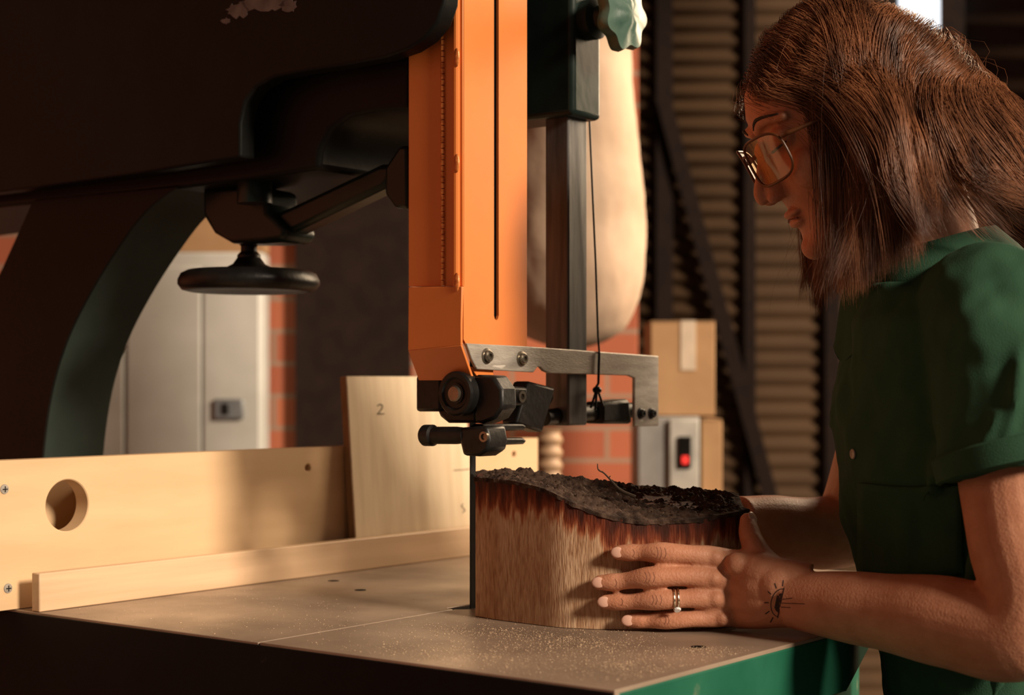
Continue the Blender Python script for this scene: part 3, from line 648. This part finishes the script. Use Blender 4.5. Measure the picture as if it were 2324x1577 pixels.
for nm, ch in fing.items():
    pts = [hand_pt(a, b_, c) for a, b_, c, r in ch]; rd = [r for *_, r in ch]
    p_, r_ = cr(pts, rd, 5); bd.tube(p_, r_, 16, True); tips[nm] = (pts, rd)
    m0 = pts[0]; lowf = nm in ('ring', 'pinky')
    p_, r_ = cr([WR+Vector((.012, 0, (m0.z-WR.z)*(.15 if lowf else .35))), (WR+m0)/2+Vector((0, -.005, (m0.z-WR.z)*(.0 if lowf else .2))), m0+Vector((0, -.001, 0))], [.0215, .0175 if lowf else .0185, .0122], 5); bd.tube(p_, r_, 18)
    kn_ = pts[1]; bd.ball(kn_+Vector((.002, -.0046, 0)), (.0080, .0078, .0076))
# palm filler
pm = [tips[k][0][0] for k in ('index', 'middle', 'ring', 'pinky')]
pk = [tips[k][0][1] for k in ('index', 'middle', 'ring', 'pinky')]
for i in range(3):
    for t in (.25, .5, .75):
        a = pm[i].lerp(pm[i+1], t); b_ = pk[i].lerp(pk[i+1], t)
        bd.tube([WR.lerp(a, .25), WR.lerp(a, .62)+Vector((0, -.004, .001)), a+Vector((.0, -.0005, 0)), b_.lerp(tips[('index', 'middle', 'ring')[i]][0][2].lerp(tips[('middle', 'ring', 'pinky')[i]][0][2], t), .25)+Vector((0, .0015, 0))], [.020, .0175, .0113, .0082], 14, True)
thp = [WR+Vector((-.012, .004, .012)), P(1748, 1300, 1.430), P(1718, 1252, 1.440), P(1702, 1214, 1.452), P(1697, 1182, 1.462)]
p_, r_ = cr(thp, [.021, .0160, .0112, .0098, .0074], 5); bd.tube(p_, r_, 16, True)
bd.tube([P(1740, 1292, 1.432), P(1672, 1280, 1.428)], [.013, .0105], 14, True)
# far hand on the back of the log
for i, (dz, ln, r) in enumerate(((.010, .085, .0085), (-.009, .092, .0085), (-.028, .086, .0082), (-.046, .068, .0074))):
    m0 = Vector((.182, 1.622, WRf.z-.012+dz)); pts = [m0]
    for k in (.35, .65, 1.0):
        x = m0.x-ln*k; pts.append(Vector((x, Yb(x)+r+.002+.006*(1-k), m0.z-.004*k)))
    p_, r_ = cr(pts, [r*1.15, r, r*.95, r*.78], 5); bd.tube(p_, r_, 14, True)
    p_, r_ = cr([WRf+Vector((.01, .005, dz*.35)), m0], [.020, .0115], 5); bd.tube(p_, r_, 16, True)
p_, r_ = cr([WRf+Vector((-.01, -.004, .006)), Vector((.208, 1.612, H-.130)), Vector((.196, 1.596, H-.124))], [.018, .012, .009], 5); bd.tube(p_, r_, 14, True)
body = bd.build('body', M_skin, pe)
finish(body, [('REMESH', dict(mode='VOXEL', voxel_size=.0015)), ('SMOOTH', dict(factor=.5, iterations=6))])
def bvh(o):
    me = o.data; Mw = WM[o.parent.name]
    return BVHTree.FromPolygons([Mw @ v.co for v in me.vertices], [tuple(p.vertices) for p in me.polygons])
BV = bvh(body)
def cast(bv_, px, py):
    d_ = Vector(((px-CX)/F, 1, -(py-HY)/F)).normalized(); r = bv_.ray_cast(Vector((0, 0, H))+d_*.6, d_); return r[0], r[1]
# nails
for nm, (pts, rd) in tips.items():
    d_ = (pts[-1]-pts[-2]).normalized(); c = pts[-1]+d_*.0008; nrm = Vector((0, -1, .15)); nrm = (nrm-d_*nrm.dot(d_)).normalized(); s_ = d_.cross(nrm)
    Mn = Matrix((d_, s_, nrm)).transposed(); w = MB(); w.ball(c+nrm*(rd[-1]*.82), (.0058, .0048, .0014), Mn); w.build('fingernail', M_nail, pe)
d_ = (thp[-1]-thp[-2]).normalized(); nrm = Vector((.55, -.8, 0)); nrm = (nrm-d_*nrm.dot(d_)).normalized(); s_ = d_.cross(nrm)
w = MB(); w.ball(thp[-1]+nrm*.0060, (.0064, .0055, .0014), Matrix((d_, s_, nrm)).transposed()); w.build('fingernail', M_nail, pe)
# skin creases over the finger joints
def crease(px, y0, y1, bow):
    q = []; w = MB()
    for k in range(7):
        t = k/6; r = cast(BV, px+bow*math.sin(math.pi*t), y0+(y1-y0)*t)
        if r[0] and (not q or (r[0]-q[-1]).length < .006): q.append(r[0]+r[1]*-.00020)
    if len(q) > 2: w.tube(q, .00044, 5); w.build('skin_crease', M_crease, pe)
for px, y0, y1 in ((1490, 1241, 1268), (1498, 1241, 1268), (1508, 1243, 1267), (1464, 1298, 1322), (1472, 1298, 1322), (1482, 1298, 1322), (1480, 1350, 1372), (1488, 1350, 1372), (1498, 1350, 1372), (1508, 1398, 1417), (1515, 1398, 1417), (1436, 1246, 1263), (1396, 1314, 1331), (1410, 1358, 1374)):
    crease(px, y0, y1, 4)
# rings
rp_ = tips['ring'][0]; rc = hand_pt(1535, 1359, .0248); rdv = (rp_[2]-rp_[3]).normalized()
w = MB()
for off in (-.0018, .0018):
    M = axM(rc+rdv*off, rdv); w.lathe([(.0089+.0010*math.cos(a), .0011*math.sin(a)) for a in [6.2832*k/10 for k in range(11)]], M, 36)
rg_ = w.build('ring', M_gold, pe)
gq, gn = cast(BV, 1536, 1376)
w = MB(); gc = (gq+gn*.0012) if gq else rc
w.lathe([(.0012, 0), (.0034, .0020), (.0026, .0034), (0, .0034)], axM(gc, gn if gq else (0, -1, -.5)), 10); w.build('gem', M_gem, rg_, smooth=0)
# tattoo: ink strips lying on the skin
w = MB()
def ink(pts, r=.0004):
    q = []
    for i in range(len(pts)-1):
        for k in range(4):
            t = k/4; h_ = cast(BV, pts[i][0]+(pts[i+1][0]-pts[i][0])*t, pts[i][1]+(pts[i+1][1]-pts[i][1])*t)
            if h_[0]: q.append(h_)
    h_ = cast(BV, *pts[-1])
    if h_[0]: q.append(h_)
    if len(q) < 2: return
    vs = []
    for i, (p, n_) in enumerate(q):
        a = q[max(i-1, 0)][0]; b_ = q[min(i+1, len(q)-1)][0]; s_ = (b_-a).cross(n_).normalized()
        vs += [p+n_*.00015-s_*r, p+n_*.00015+s_*r]
    w.add(vs, [(2*i, 2*i+1, 2*i+3, 2*i+2) for i in range(len(q)-1)])
def rot(x, y, a=math.radians(12)): return (1772+x*math.cos(a)-y*math.sin(a), 1368+x*math.sin(a)+y*math.cos(a))
def harc(rx_, ry_, n=14): return [rot(-rx_*math.sin(math.pi*i/n), -ry_*math.cos(math.pi*i/n)) for i in range(n+1)]
ink(harc(22, 32)); ink([rot(0, -35), rot(0, 0), rot(0, 35)], .0005)
for k in range(1, 5):
    xx = -k*2.4; hh_ = 22*math.sqrt(max(0, 1-(k*2.4/13)**2)); ink([rot(xx, -hh_), rot(xx, 0), rot(xx, hh_)], .0009)
ink([rot(2, 0), rot(54, -9)], .0003); ink([rot(2, -9), rot(24, -16)], .0003); ink([rot(2, 9), rot(24, 6)], .0003)
for a_ in (8, 38, 68, 98, 128, 158):
    s_, c_ = math.sin(math.radians(a_)), math.cos(math.radians(a_)); ink([rot(-27*s_, -38*c_), rot(-37*s_, -52*c_)], .0005)
w.build('tattoo', M_tat, pe, smooth=0)
# eyes, brows, mouth line
for s in (1, -1):
    w = MB(); p_, r_ = cr([hp(.0835, s*.018, -.008), hp(.0868, s*.028, -.010), hp(.0845, s*.039, -.009), hp(.077, s*.047, -.007)], [.0006, .0012, .0012, .0007], 5); w.tube(p_, r_, 8); w.build('eyelash', M_lash, pe)
    w = MB(); p_, r_ = cr([hp(.0900, s*.012, .016), hp(.0882, s*.028, .022), hp(.075, s*.050, .018)], [.0010, .0018, .0008], 6); w.tube(p_, r_, 8); w.build('eyebrow', M_lash, pe)
w = MB(); w.loft([(hp(.0868, s, -.0698-.002*abs(s)/.02), HF*.0045*(1-abs(s)/.022), U_*.0008) for s in np.linspace(-.017, .017, 11)], 8); w.build('mouth', M_lip, pe)
# ---- glasses
gs = bpy.data.objects.new('safety_glasses', None); COL.objects.link(gs); gs.parent = pe; WM[gs.name] = WM[pe.name]
def lens_pt(s, a, k=1.0, df=0):
    wl_, hl = .0255*k, .0215*k
    ca, sa = math.cos(a), math.sin(a)
    x = wl_*math.copysign(abs(ca)**.6, ca); y = hl*math.copysign(abs(sa)**.6, sa)
    l_ = .0325+x; return hp(.1045-.024*(l_/.06)**2+df+.08*y, s*l_, -.0145+y)
for s in (1, -1):
    n_ = 40
    w = MB(); ring = [lens_pt(s, 2*PI_*k/n_) for k in range(n_+1)]; w.tube(ring, .0013, 8); w.build('rim', M_frame, gs)
    w = MB(); rs = [[lens_pt(s, 2*PI_*k/n_, kk) for k in range(n_)] for kk in (1, .7, .4, .02)]; w.rings(rs, False); w.build('lens', M_lens, gs)
    p_, r_ = cr([hp(.081, s*.0578, -.002), hp(.073, s*.065, -.002), hp(.04, s*.068, -.003), hp(-.01, s*.069, -.006), hp(-.03, s*.068, -.018)], [.0022, .0020, .0015, .0013, .0013], 5)
    w = MB(); w.tube(p_, r_, 10); w.build('temple', M_frame, gs)
w = MB(); p_, r_ = cr([hp(.1035, -.008, -.005), hp(.1055, 0, -.002), hp(.1035, .008, -.005)], [.0012]*3, 5); w.tube(p_, r_, 8); w.build('bridge', M_frame, gs)
# ---- shirt
sm_ = MB(); torso(sm_, .013, -.42, .10)
p_, r_ = cr([(.404, 1.44, H+.046), (.3975, 1.352, H+.05), (.396, 1.325, H-.01), (.3975, 1.314, H-.045), (.4, 1.310, H-.066)], [.066, .063, .060, .060, .061], 6); sm_.tube(p_, r_, 32)
p_, r_ = cr([(.41, 1.57, H+.046), (.420, 1.652, H+.045), (.395, 1.682, H-.01), (.381, 1.695, H-.055)], [.066, .063, .056, .054], 6); sm_.tube(p_, r_, 32)
# long folds
for a, c, r in (((.343, 1.295, H-.045), (.385, 1.300, H+.03), .010), ((.372, 1.256, H-.05), (.392, 1.280, H+.045), .009), ((.352, 1.268, H-.055), (.38, 1.272, H+.0), .008), ((.40, 1.250, H-.05), (.405, 1.275, H+.02), .008), ((.335, 1.36, H-.10), (.36, 1.345, H-.02), .011), ((.36, 1.345, H-.19), (.39, 1.335, H-.08), .011), ((.33, 1.40, H-.17), (.33, 1.38, H-.06), .010), ((.39, 1.345, H-.26), (.40, 1.345, H-.16), .011)):
    q_, rr2 = cr([a, (Vector(a)+Vector(c))/2+Vector((.004, -.004, 0)), c], [.001, r, .001], 6); sm_.tube(q_, rr2, 10)
shirt = sm_.build('shirt', M_shirt, pe)
t1 = bpy.data.textures.new('fold', 'CLOUDS'); t1.noise_scale = .065; t1.noise_depth = 2
finish(shirt, [('REMESH', dict(mode='VOXEL', voxel_size=.003)), ('SMOOTH', dict(factor=.5, iterations=7)), ('DISPLACE', dict(texture=t1, strength=.018, mid_level=.5, texture_coords='LOCAL')), ('SMOOTH', dict(factor=.5, iterations=4))])
SV = bvh(shirt)
# hems of the sleeves
M = axM((.4, 1.3095, H-.061), (.004, -.004, -.021)); w = MB(); w.lathe([(.0625, -.016), (.0648, -.014), (.0648, .004), (.0618, .0055), (.060, .004), (.060, -.011)], M, 48); w.build('sleeve_hem', M_shirt, pe)
M = axM((.3805, 1.6955, H-.054), (-.014, .013, -.045)); w = MB(); w.lathe([(.0555, -.012), (.0565, -.010), (.0565, .004), (.055, .0055), (.053, .004), (.053, -.011)], M, 48); w.build('sleeve_hem', M_shirt, pe)
# pocket
w = MB(); nu, nv = 16, 14; g = []
for j in range(nv+1):
    for i in range(nu+1):
        px = 1955+(2185-1955)*i/nu; py = 1095+(1300-1095)*j/nv + 8*math.sin(PI_*i/nu)
        q, n_ = cast(SV, px, py)
        g.append(q+n_*.0022 if q else Vector((0, 0, 0)))
fs = [(j*(nu+1)+i, j*(nu+1)+i+1, (j+1)*(nu+1)+i+1, (j+1)*(nu+1)+i) for j in range(nv) for i in range(nu)]
w.add(g, fs); po = w.build('pocket', M_shirt, pe, smooth=60); sd = po.modifiers.new('s', 'SOLIDIFY'); sd.thickness = .004; sd.offset = 0
q, n_ = cast(SV, 1938, 1030)
if q: w = MB(); w.lathe([(.0042, 0), (.0046, .001), (.004, .0018), (.0024, .0013), (0, .0013)], axM(q+n_*.0003, n_), 20); w.build('button', M_button, pe)
# collar: a stand with a folded-down flap that drops to points at the front
w = MB(); nA = 72
ringsC = []
cc = Vector((.380, 1.5, H+.092)); axis = (hp(-.022, 0, -.06)-cc).normalized(); fx = (fw-axis*fw.dot(axis)).normalized(); lx_ = axis.cross(fx)
for (rf, rl, zz_, dr_) in ((.076, .086, -.01, .02), (.065, .074, .012, .012), (.060, .065, .031, .010), (.062, .067, .036, .010), (.068, .073, .035, .010), (.082, .092, .014, .016), (.096, .112, -.012, .030), (.099, .115, -.016, .033), (.094, .110, -.016, .031), (.075, .085, .006, .02)):
    ring = []
    for k in range(nA):
        a = 2*PI_*k/nA; ca = math.cos(a)
        pt = max(0, ca)**2*(.45+.55*min(1, abs(math.sin(a))*4))
        ring.append(cc+axis*(zz_-dr_*pt)+fx*ca*rf+lx_*math.sin(a)*rl)
    ringsC.append(ring)
w.rings(ringsC, False); w.build('collar', M_shirt, pe, smooth=50)
# trousers, shoes
w = MB(); w.loft([(Vector((x, 1.5, H+z)), fw*(d_+.012), lf*(wd+.012)) for z, x, d_, wd in TS if z <= -.32], 48, 2.2)
for s in (1, -1):
    p_, r_ = cr([Vector((.475, 1.5, H-.48))+lf*.085*s, Vector((.45, 1.5, .46))+lf*.10*s, Vector((.47, 1.5, .25))+lf*.105*s, Vector((.485, 1.5, .085))+lf*.11*s], [.096, .072, .064, .058], 6); w.tube(p_, r_, 28)
tr_ = w.build('trousers', M_trouser, pe); finish(tr_, [('REMESH', dict(mode='VOXEL', voxel_size=.007)), ('SMOOTH', dict(factor=.5, iterations=6))])
for s in (1, -1):
    c = Vector((.485, 1.5, 0))+lf*.11*s
    w = MB(); w.loft([(c+fw*f_+Vector((0, 0, zc)), lf*wd, Vector((0, 0, hh))) for f_, wd, zc, hh in ((-.065, .02, .05, .02), (-.055, .034, .055, .035), (-.02, .038, .06, .042), (.04, .041, .05, .032), (.10, .046, .042, .024), (.15, .042, .036, .018), (.175, .025, .032, .010))], 28, 2.4); sh = w.build('shoe', M_shoe, pe, smooth=80)
    w = MB(); w.prism([c+fw*(.055+.125*math.cos(a))+lf*(.046*math.sin(a)) for a in [2*PI_*k/32 for k in range(32)]], (0, 0, .02)); w.build('sole', M_sole, sh, bevel=.004)
# ---- hair
ec = hp(-.004, 0, .007); RAD = np.array([.0845, .0705, .0910])
Rm = np.array([list(HF), list(HL), list(U_)])
def accept(d_):
    f_, l_, u_ = d_; return u_ > -.45+(.88-.36*abs(l_))*max(f_+.12, 0)
def strands(n, spread, fly):
    roots = []
    while len(roots) < n:
        d_ = rng.normal(size=3); d_ /= np.linalg.norm(d_)
        if accept(d_): roots.append(d_)
    D = np.array(roots); ECn = np.array(list(ec))
    nl = 230; lr = np.random.default_rng(5); lk_ = lr.normal(size=(nl, 3)); lk_ /= np.linalg.norm(lk_, axis=1)[:, None]
    lid = np.argmax(D @ lk_.T, axis=1)
    lph = lr.random(nl)*6.28; lvec = lr.normal(size=(nl, 3)); loff = lr.random(nl)*.005
    offs = .0015+.006*rng.random(n)**1.2+loff[lid]
    Rr = RAD[None, :]+offs[:, None]
    ploc = D*(RAD[None, :]+.0005)
    part = -.10
    sgn = np.where(D[:, 1] > part, 1.0, -1.0)
    dl = np.stack([-.60*np.clip(D[:, 0]+.25, 0, 1), sgn*.8, .0*np.ones(n)], 1)+.04*D
    dl /= np.linalg.norm(dl, axis=1)[:, None]
    gl_ = Rm @ np.array([0, 0, -1.0])
    xw = .253+.042*rng.random(n)
    zcut = rng.normal(0, .010, n)+(lph[lid]-3.14)*.006
    path = [ploc.copy()]
    alive = np.ones(n, bool); cnt = np.full(n, 2)
    step = .0095; p = ploc.copy()
    for k in range(48):
        back = np.zeros((n, 3)); back[:, 0] = -.50*np.clip(1-k/16, 0, 1)*np.clip((D[:, 0]+.25)*1.4, 0, 1)
        gdir = gl_[None, :]*1.0+back
        dl = dl*.76+gdir*.24+rng.normal(0, .02*fly, (n, 3))
        dl /= np.linalg.norm(dl, axis=1)[:, None]
        pn = p+dl*step
        q = pn/Rr; ln = np.linalg.norm(q, axis=1)
        ins = ln < 1
        pn[ins] = (q[ins]/ln[ins][:, None])*Rr[ins]
        # above the widest part of the head the hair lies on it
        wz = (pn @ Rm)[:, 2]
        ad = (ln > 1) & (wz > .0)
        kk = (.70 if not fly else .3)*np.clip(wz/.03, 0, 1)
        pull = 1-(1-1/np.maximum(ln, 1))*kk
        pn[ad] *= pull[ad][:, None]
        wp = pn @ Rm+ECn
        low = (pn[:, 2] < .030) & (pn[:, 0] > 0)
        need = np.maximum(xw-wp[:, 0], 0)*low
        wp[:, 0] += need*.40
        rad = wp[:, :2]-np.array([.372, 1.5]); rl = np.linalg.norm(rad, axis=1)
        fl = np.clip(.074-rl, 0, .02); wp[:, :2] += rad/(rl[:, None]+1e-6)*fl[:, None]
        # the nape hair lies on the bent neck, so it runs backwards a little as it falls
        wp[:, 0] += np.where(wp[:, 2] < ECn[2]-.02, .0026*np.clip((wp[:, 0]-.330)/.07, 0, 1), 0)
        pn = (wp-ECn) @ Rm.T
        dd = pn-p; dl = dd/(np.linalg.norm(dd, axis=1)[:, None]+1e-9)
        p = pn; path.append(p.copy())
        cut_ = H+.070+np.clip((wp[:, 0]-.275)*.85, -.012, .072)+zcut
        ok = wp[:, 2] > cut_
        alive &= ok; cnt[alive] = k+2
    A = np.stack(path, 1) @ Rm+ECn
    m_ = 18; out_ = np.zeros((n, m_, 3)); tt = np.linspace(0, 1, m_)
    for i in range(n):
        c_ = max(int(cnt[i]), 3); x_ = np.linspace(0, 1, c_)
        for a in range(3): out_[i, :, a] = np.interp(tt, x_, A[i, :c_, a])
    if not fly:
        mean = np.zeros((nl, m_, 3)); cn = np.zeros(nl)
        np.add.at(mean, lid, out_); np.add.at(cn, lid, 1); mean /= np.maximum(cn, 1)[:, None, None]
        g_ = (.34*tt**1.5)[None, :, None]; out_ = out_*(1-g_)+mean[lid]*g_
    wv = np.sin(tt[None, :]*9+lph[lid][:, None])[:, :, None]*lvec[lid][:, None, :]*.0046*(tt[None, :, None]**1.3)
    fk = np.clip(tt-.72, 0, 1)[None, :, None]**1.5*np.stack([lvec[lid, 0]*.05, -.04*np.abs(lvec[lid, 1]), .03*np.ones(n)], 1)[:, None, :]
    out_ += (wv+fk)*(1+fly)
    ph = rng.random((n, 3))*6.28
    out_ += .0014*spread*np.sin(tt[None, :, None]*5+ph[:, None, :])*(tt[None, :, None]**1.2)*(1+2*fly)
    return out_
def strand_mesh(S, r0):
    n, m_, _ = S.shape
    T = np.gradient(S, axis=1); T /= np.linalg.norm(T, axis=2)[:, :, None]+1e-9
    ref = np.array([.3, -.8, .5]); N1 = np.cross(T, ref); N1 /= np.linalg.norm(N1, axis=2)[:, :, None]+1e-9; N2 = np.cross(T, N1)
    tp = np.interp(np.linspace(0, 1, m_), [0, .7, 1], [1, .9, .15])[None, :, None]*r0[:, None, None]
    V = np.stack([S+tp*(N1*math.cos(a)+N2*math.sin(a)) for a in (0, 2.094, 4.189)], 2)
    V = V.reshape(-1, 3)
    i = np.arange(n)[:, None, None]*(m_*3); j = np.arange(m_-1)[None, :, None]*3; k = np.arange(3)[None, None, :]; k2 = (k+1) % 3
    fa = np.stack([i+j+k, i+j+k2, i+j+3+k2, i+j+3+k], -1).reshape(-1, 4)
    return V, fa
S1 = strands(20000, 1.0, 0.0); V1, f1 = strand_mesh(S1, .00016+.00015*rng.random(len(S1)))
S2 = strands(380, 4.0, 1.2); V2, f2 = strand_mesh(S2, np.full(len(S2), .00012))
# scalp cap under the strands
cv_ = []; cf = []; na, nb = 64, 40
for j in range(nb+1):
    for i in range(na):
        ph = PI_*j/nb; a = 2*PI_*i/na
        d_ = (math.sin(ph)*math.cos(a), math.sin(ph)*math.sin(a), math.cos(ph))
        cv_.append((np.array(d_)*(RAD+.0015)) @ Rm+np.array(list(ec)))
for j in range(nb):
    for i in range(na):
        ids = (j*na+i, j*na+(i+1) % na, (j+1)*na+(i+1) % na, (j+1)*na+i)
        ph = PI_*(j+.5)/nb; a = 2*PI_*(i+.5)/na
        if accept((math.sin(ph)*math.cos(a), math.sin(ph)*math.sin(a), math.cos(ph)-.02)): cf.append(ids)
VV = np.concatenate([V1, V2, np.array(cv_)]); ff = np.concatenate([f1, f2+len(V1), np.array(cf)+len(V1)+len(V2)])
VV = VV-np.array(list(pe.location))
me = bpy.data.meshes.new('hair'); me.from_pydata(VV.tolist(), [], ff.tolist()); me.materials.append(M_hair)
me.polygons.foreach_set('use_smooth', np.ones(len(me.polygons), bool))
ho = bpy.data.objects.new('hair', me); COL.objects.link(ho); ho.parent = pe
# ---------------------------------------------------------------- light and camera
sun = bpy.data.lights.new('sun', 'SUN'); sun.energy = 4.9; sun.color = (1, .82, .63); sun.angle = math.radians(11)
so_ = bpy.data.objects.new('sun', sun); COL.objects.link(so_); tgt = Vector((.75, -.66, .44)); so_.rotation_euler = tgt.to_track_quat('Z', 'Y').to_euler(); so_.location = tgt*6
ar = bpy.data.lights.new('added_rim_light', 'AREA'); ar.energy = 65; ar.size = 1.1; ar.color = (1, .74, .48)  # added lamp without a visible source, rims the hair and far forearm
ao = bpy.data.objects.new('added_rim_light', ar); COL.objects.link(ao); ao.location = (1.65, 3.2, 2.1); ao.rotation_euler = (Vector(ao.location)-Vector((.35, 1.65, 1.15))).to_track_quat('Z', 'Y').to_euler()
wd_ = bpy.data.worlds.new('world'); SC.world = wd_; wd_.use_nodes = True
wd_.node_tree.nodes['Background'].inputs[0].default_value = (1.0, .77, .60, 1); wd_.node_tree.nodes['Background'].inputs[1].default_value = .09
cam = bpy.data.cameras.new('camera'); cam.sensor_width = 36; cam.lens = 36*F/2324; cam.shift_y = (HY-788.5)/2324; cam.clip_start = .05
cam.dof.use_dof = True; cam.dof.focus_distance = 1.5; cam.dof.aperture_fstop = 5.6
co_ = bpy.data.objects.new('camera', cam); COL.objects.link(co_); co_.location = (0, 0, H); co_.rotation_euler = (math.pi/2, 0, 0); SC.camera = co_
SC.view_settings.view_transform = 'Standard'
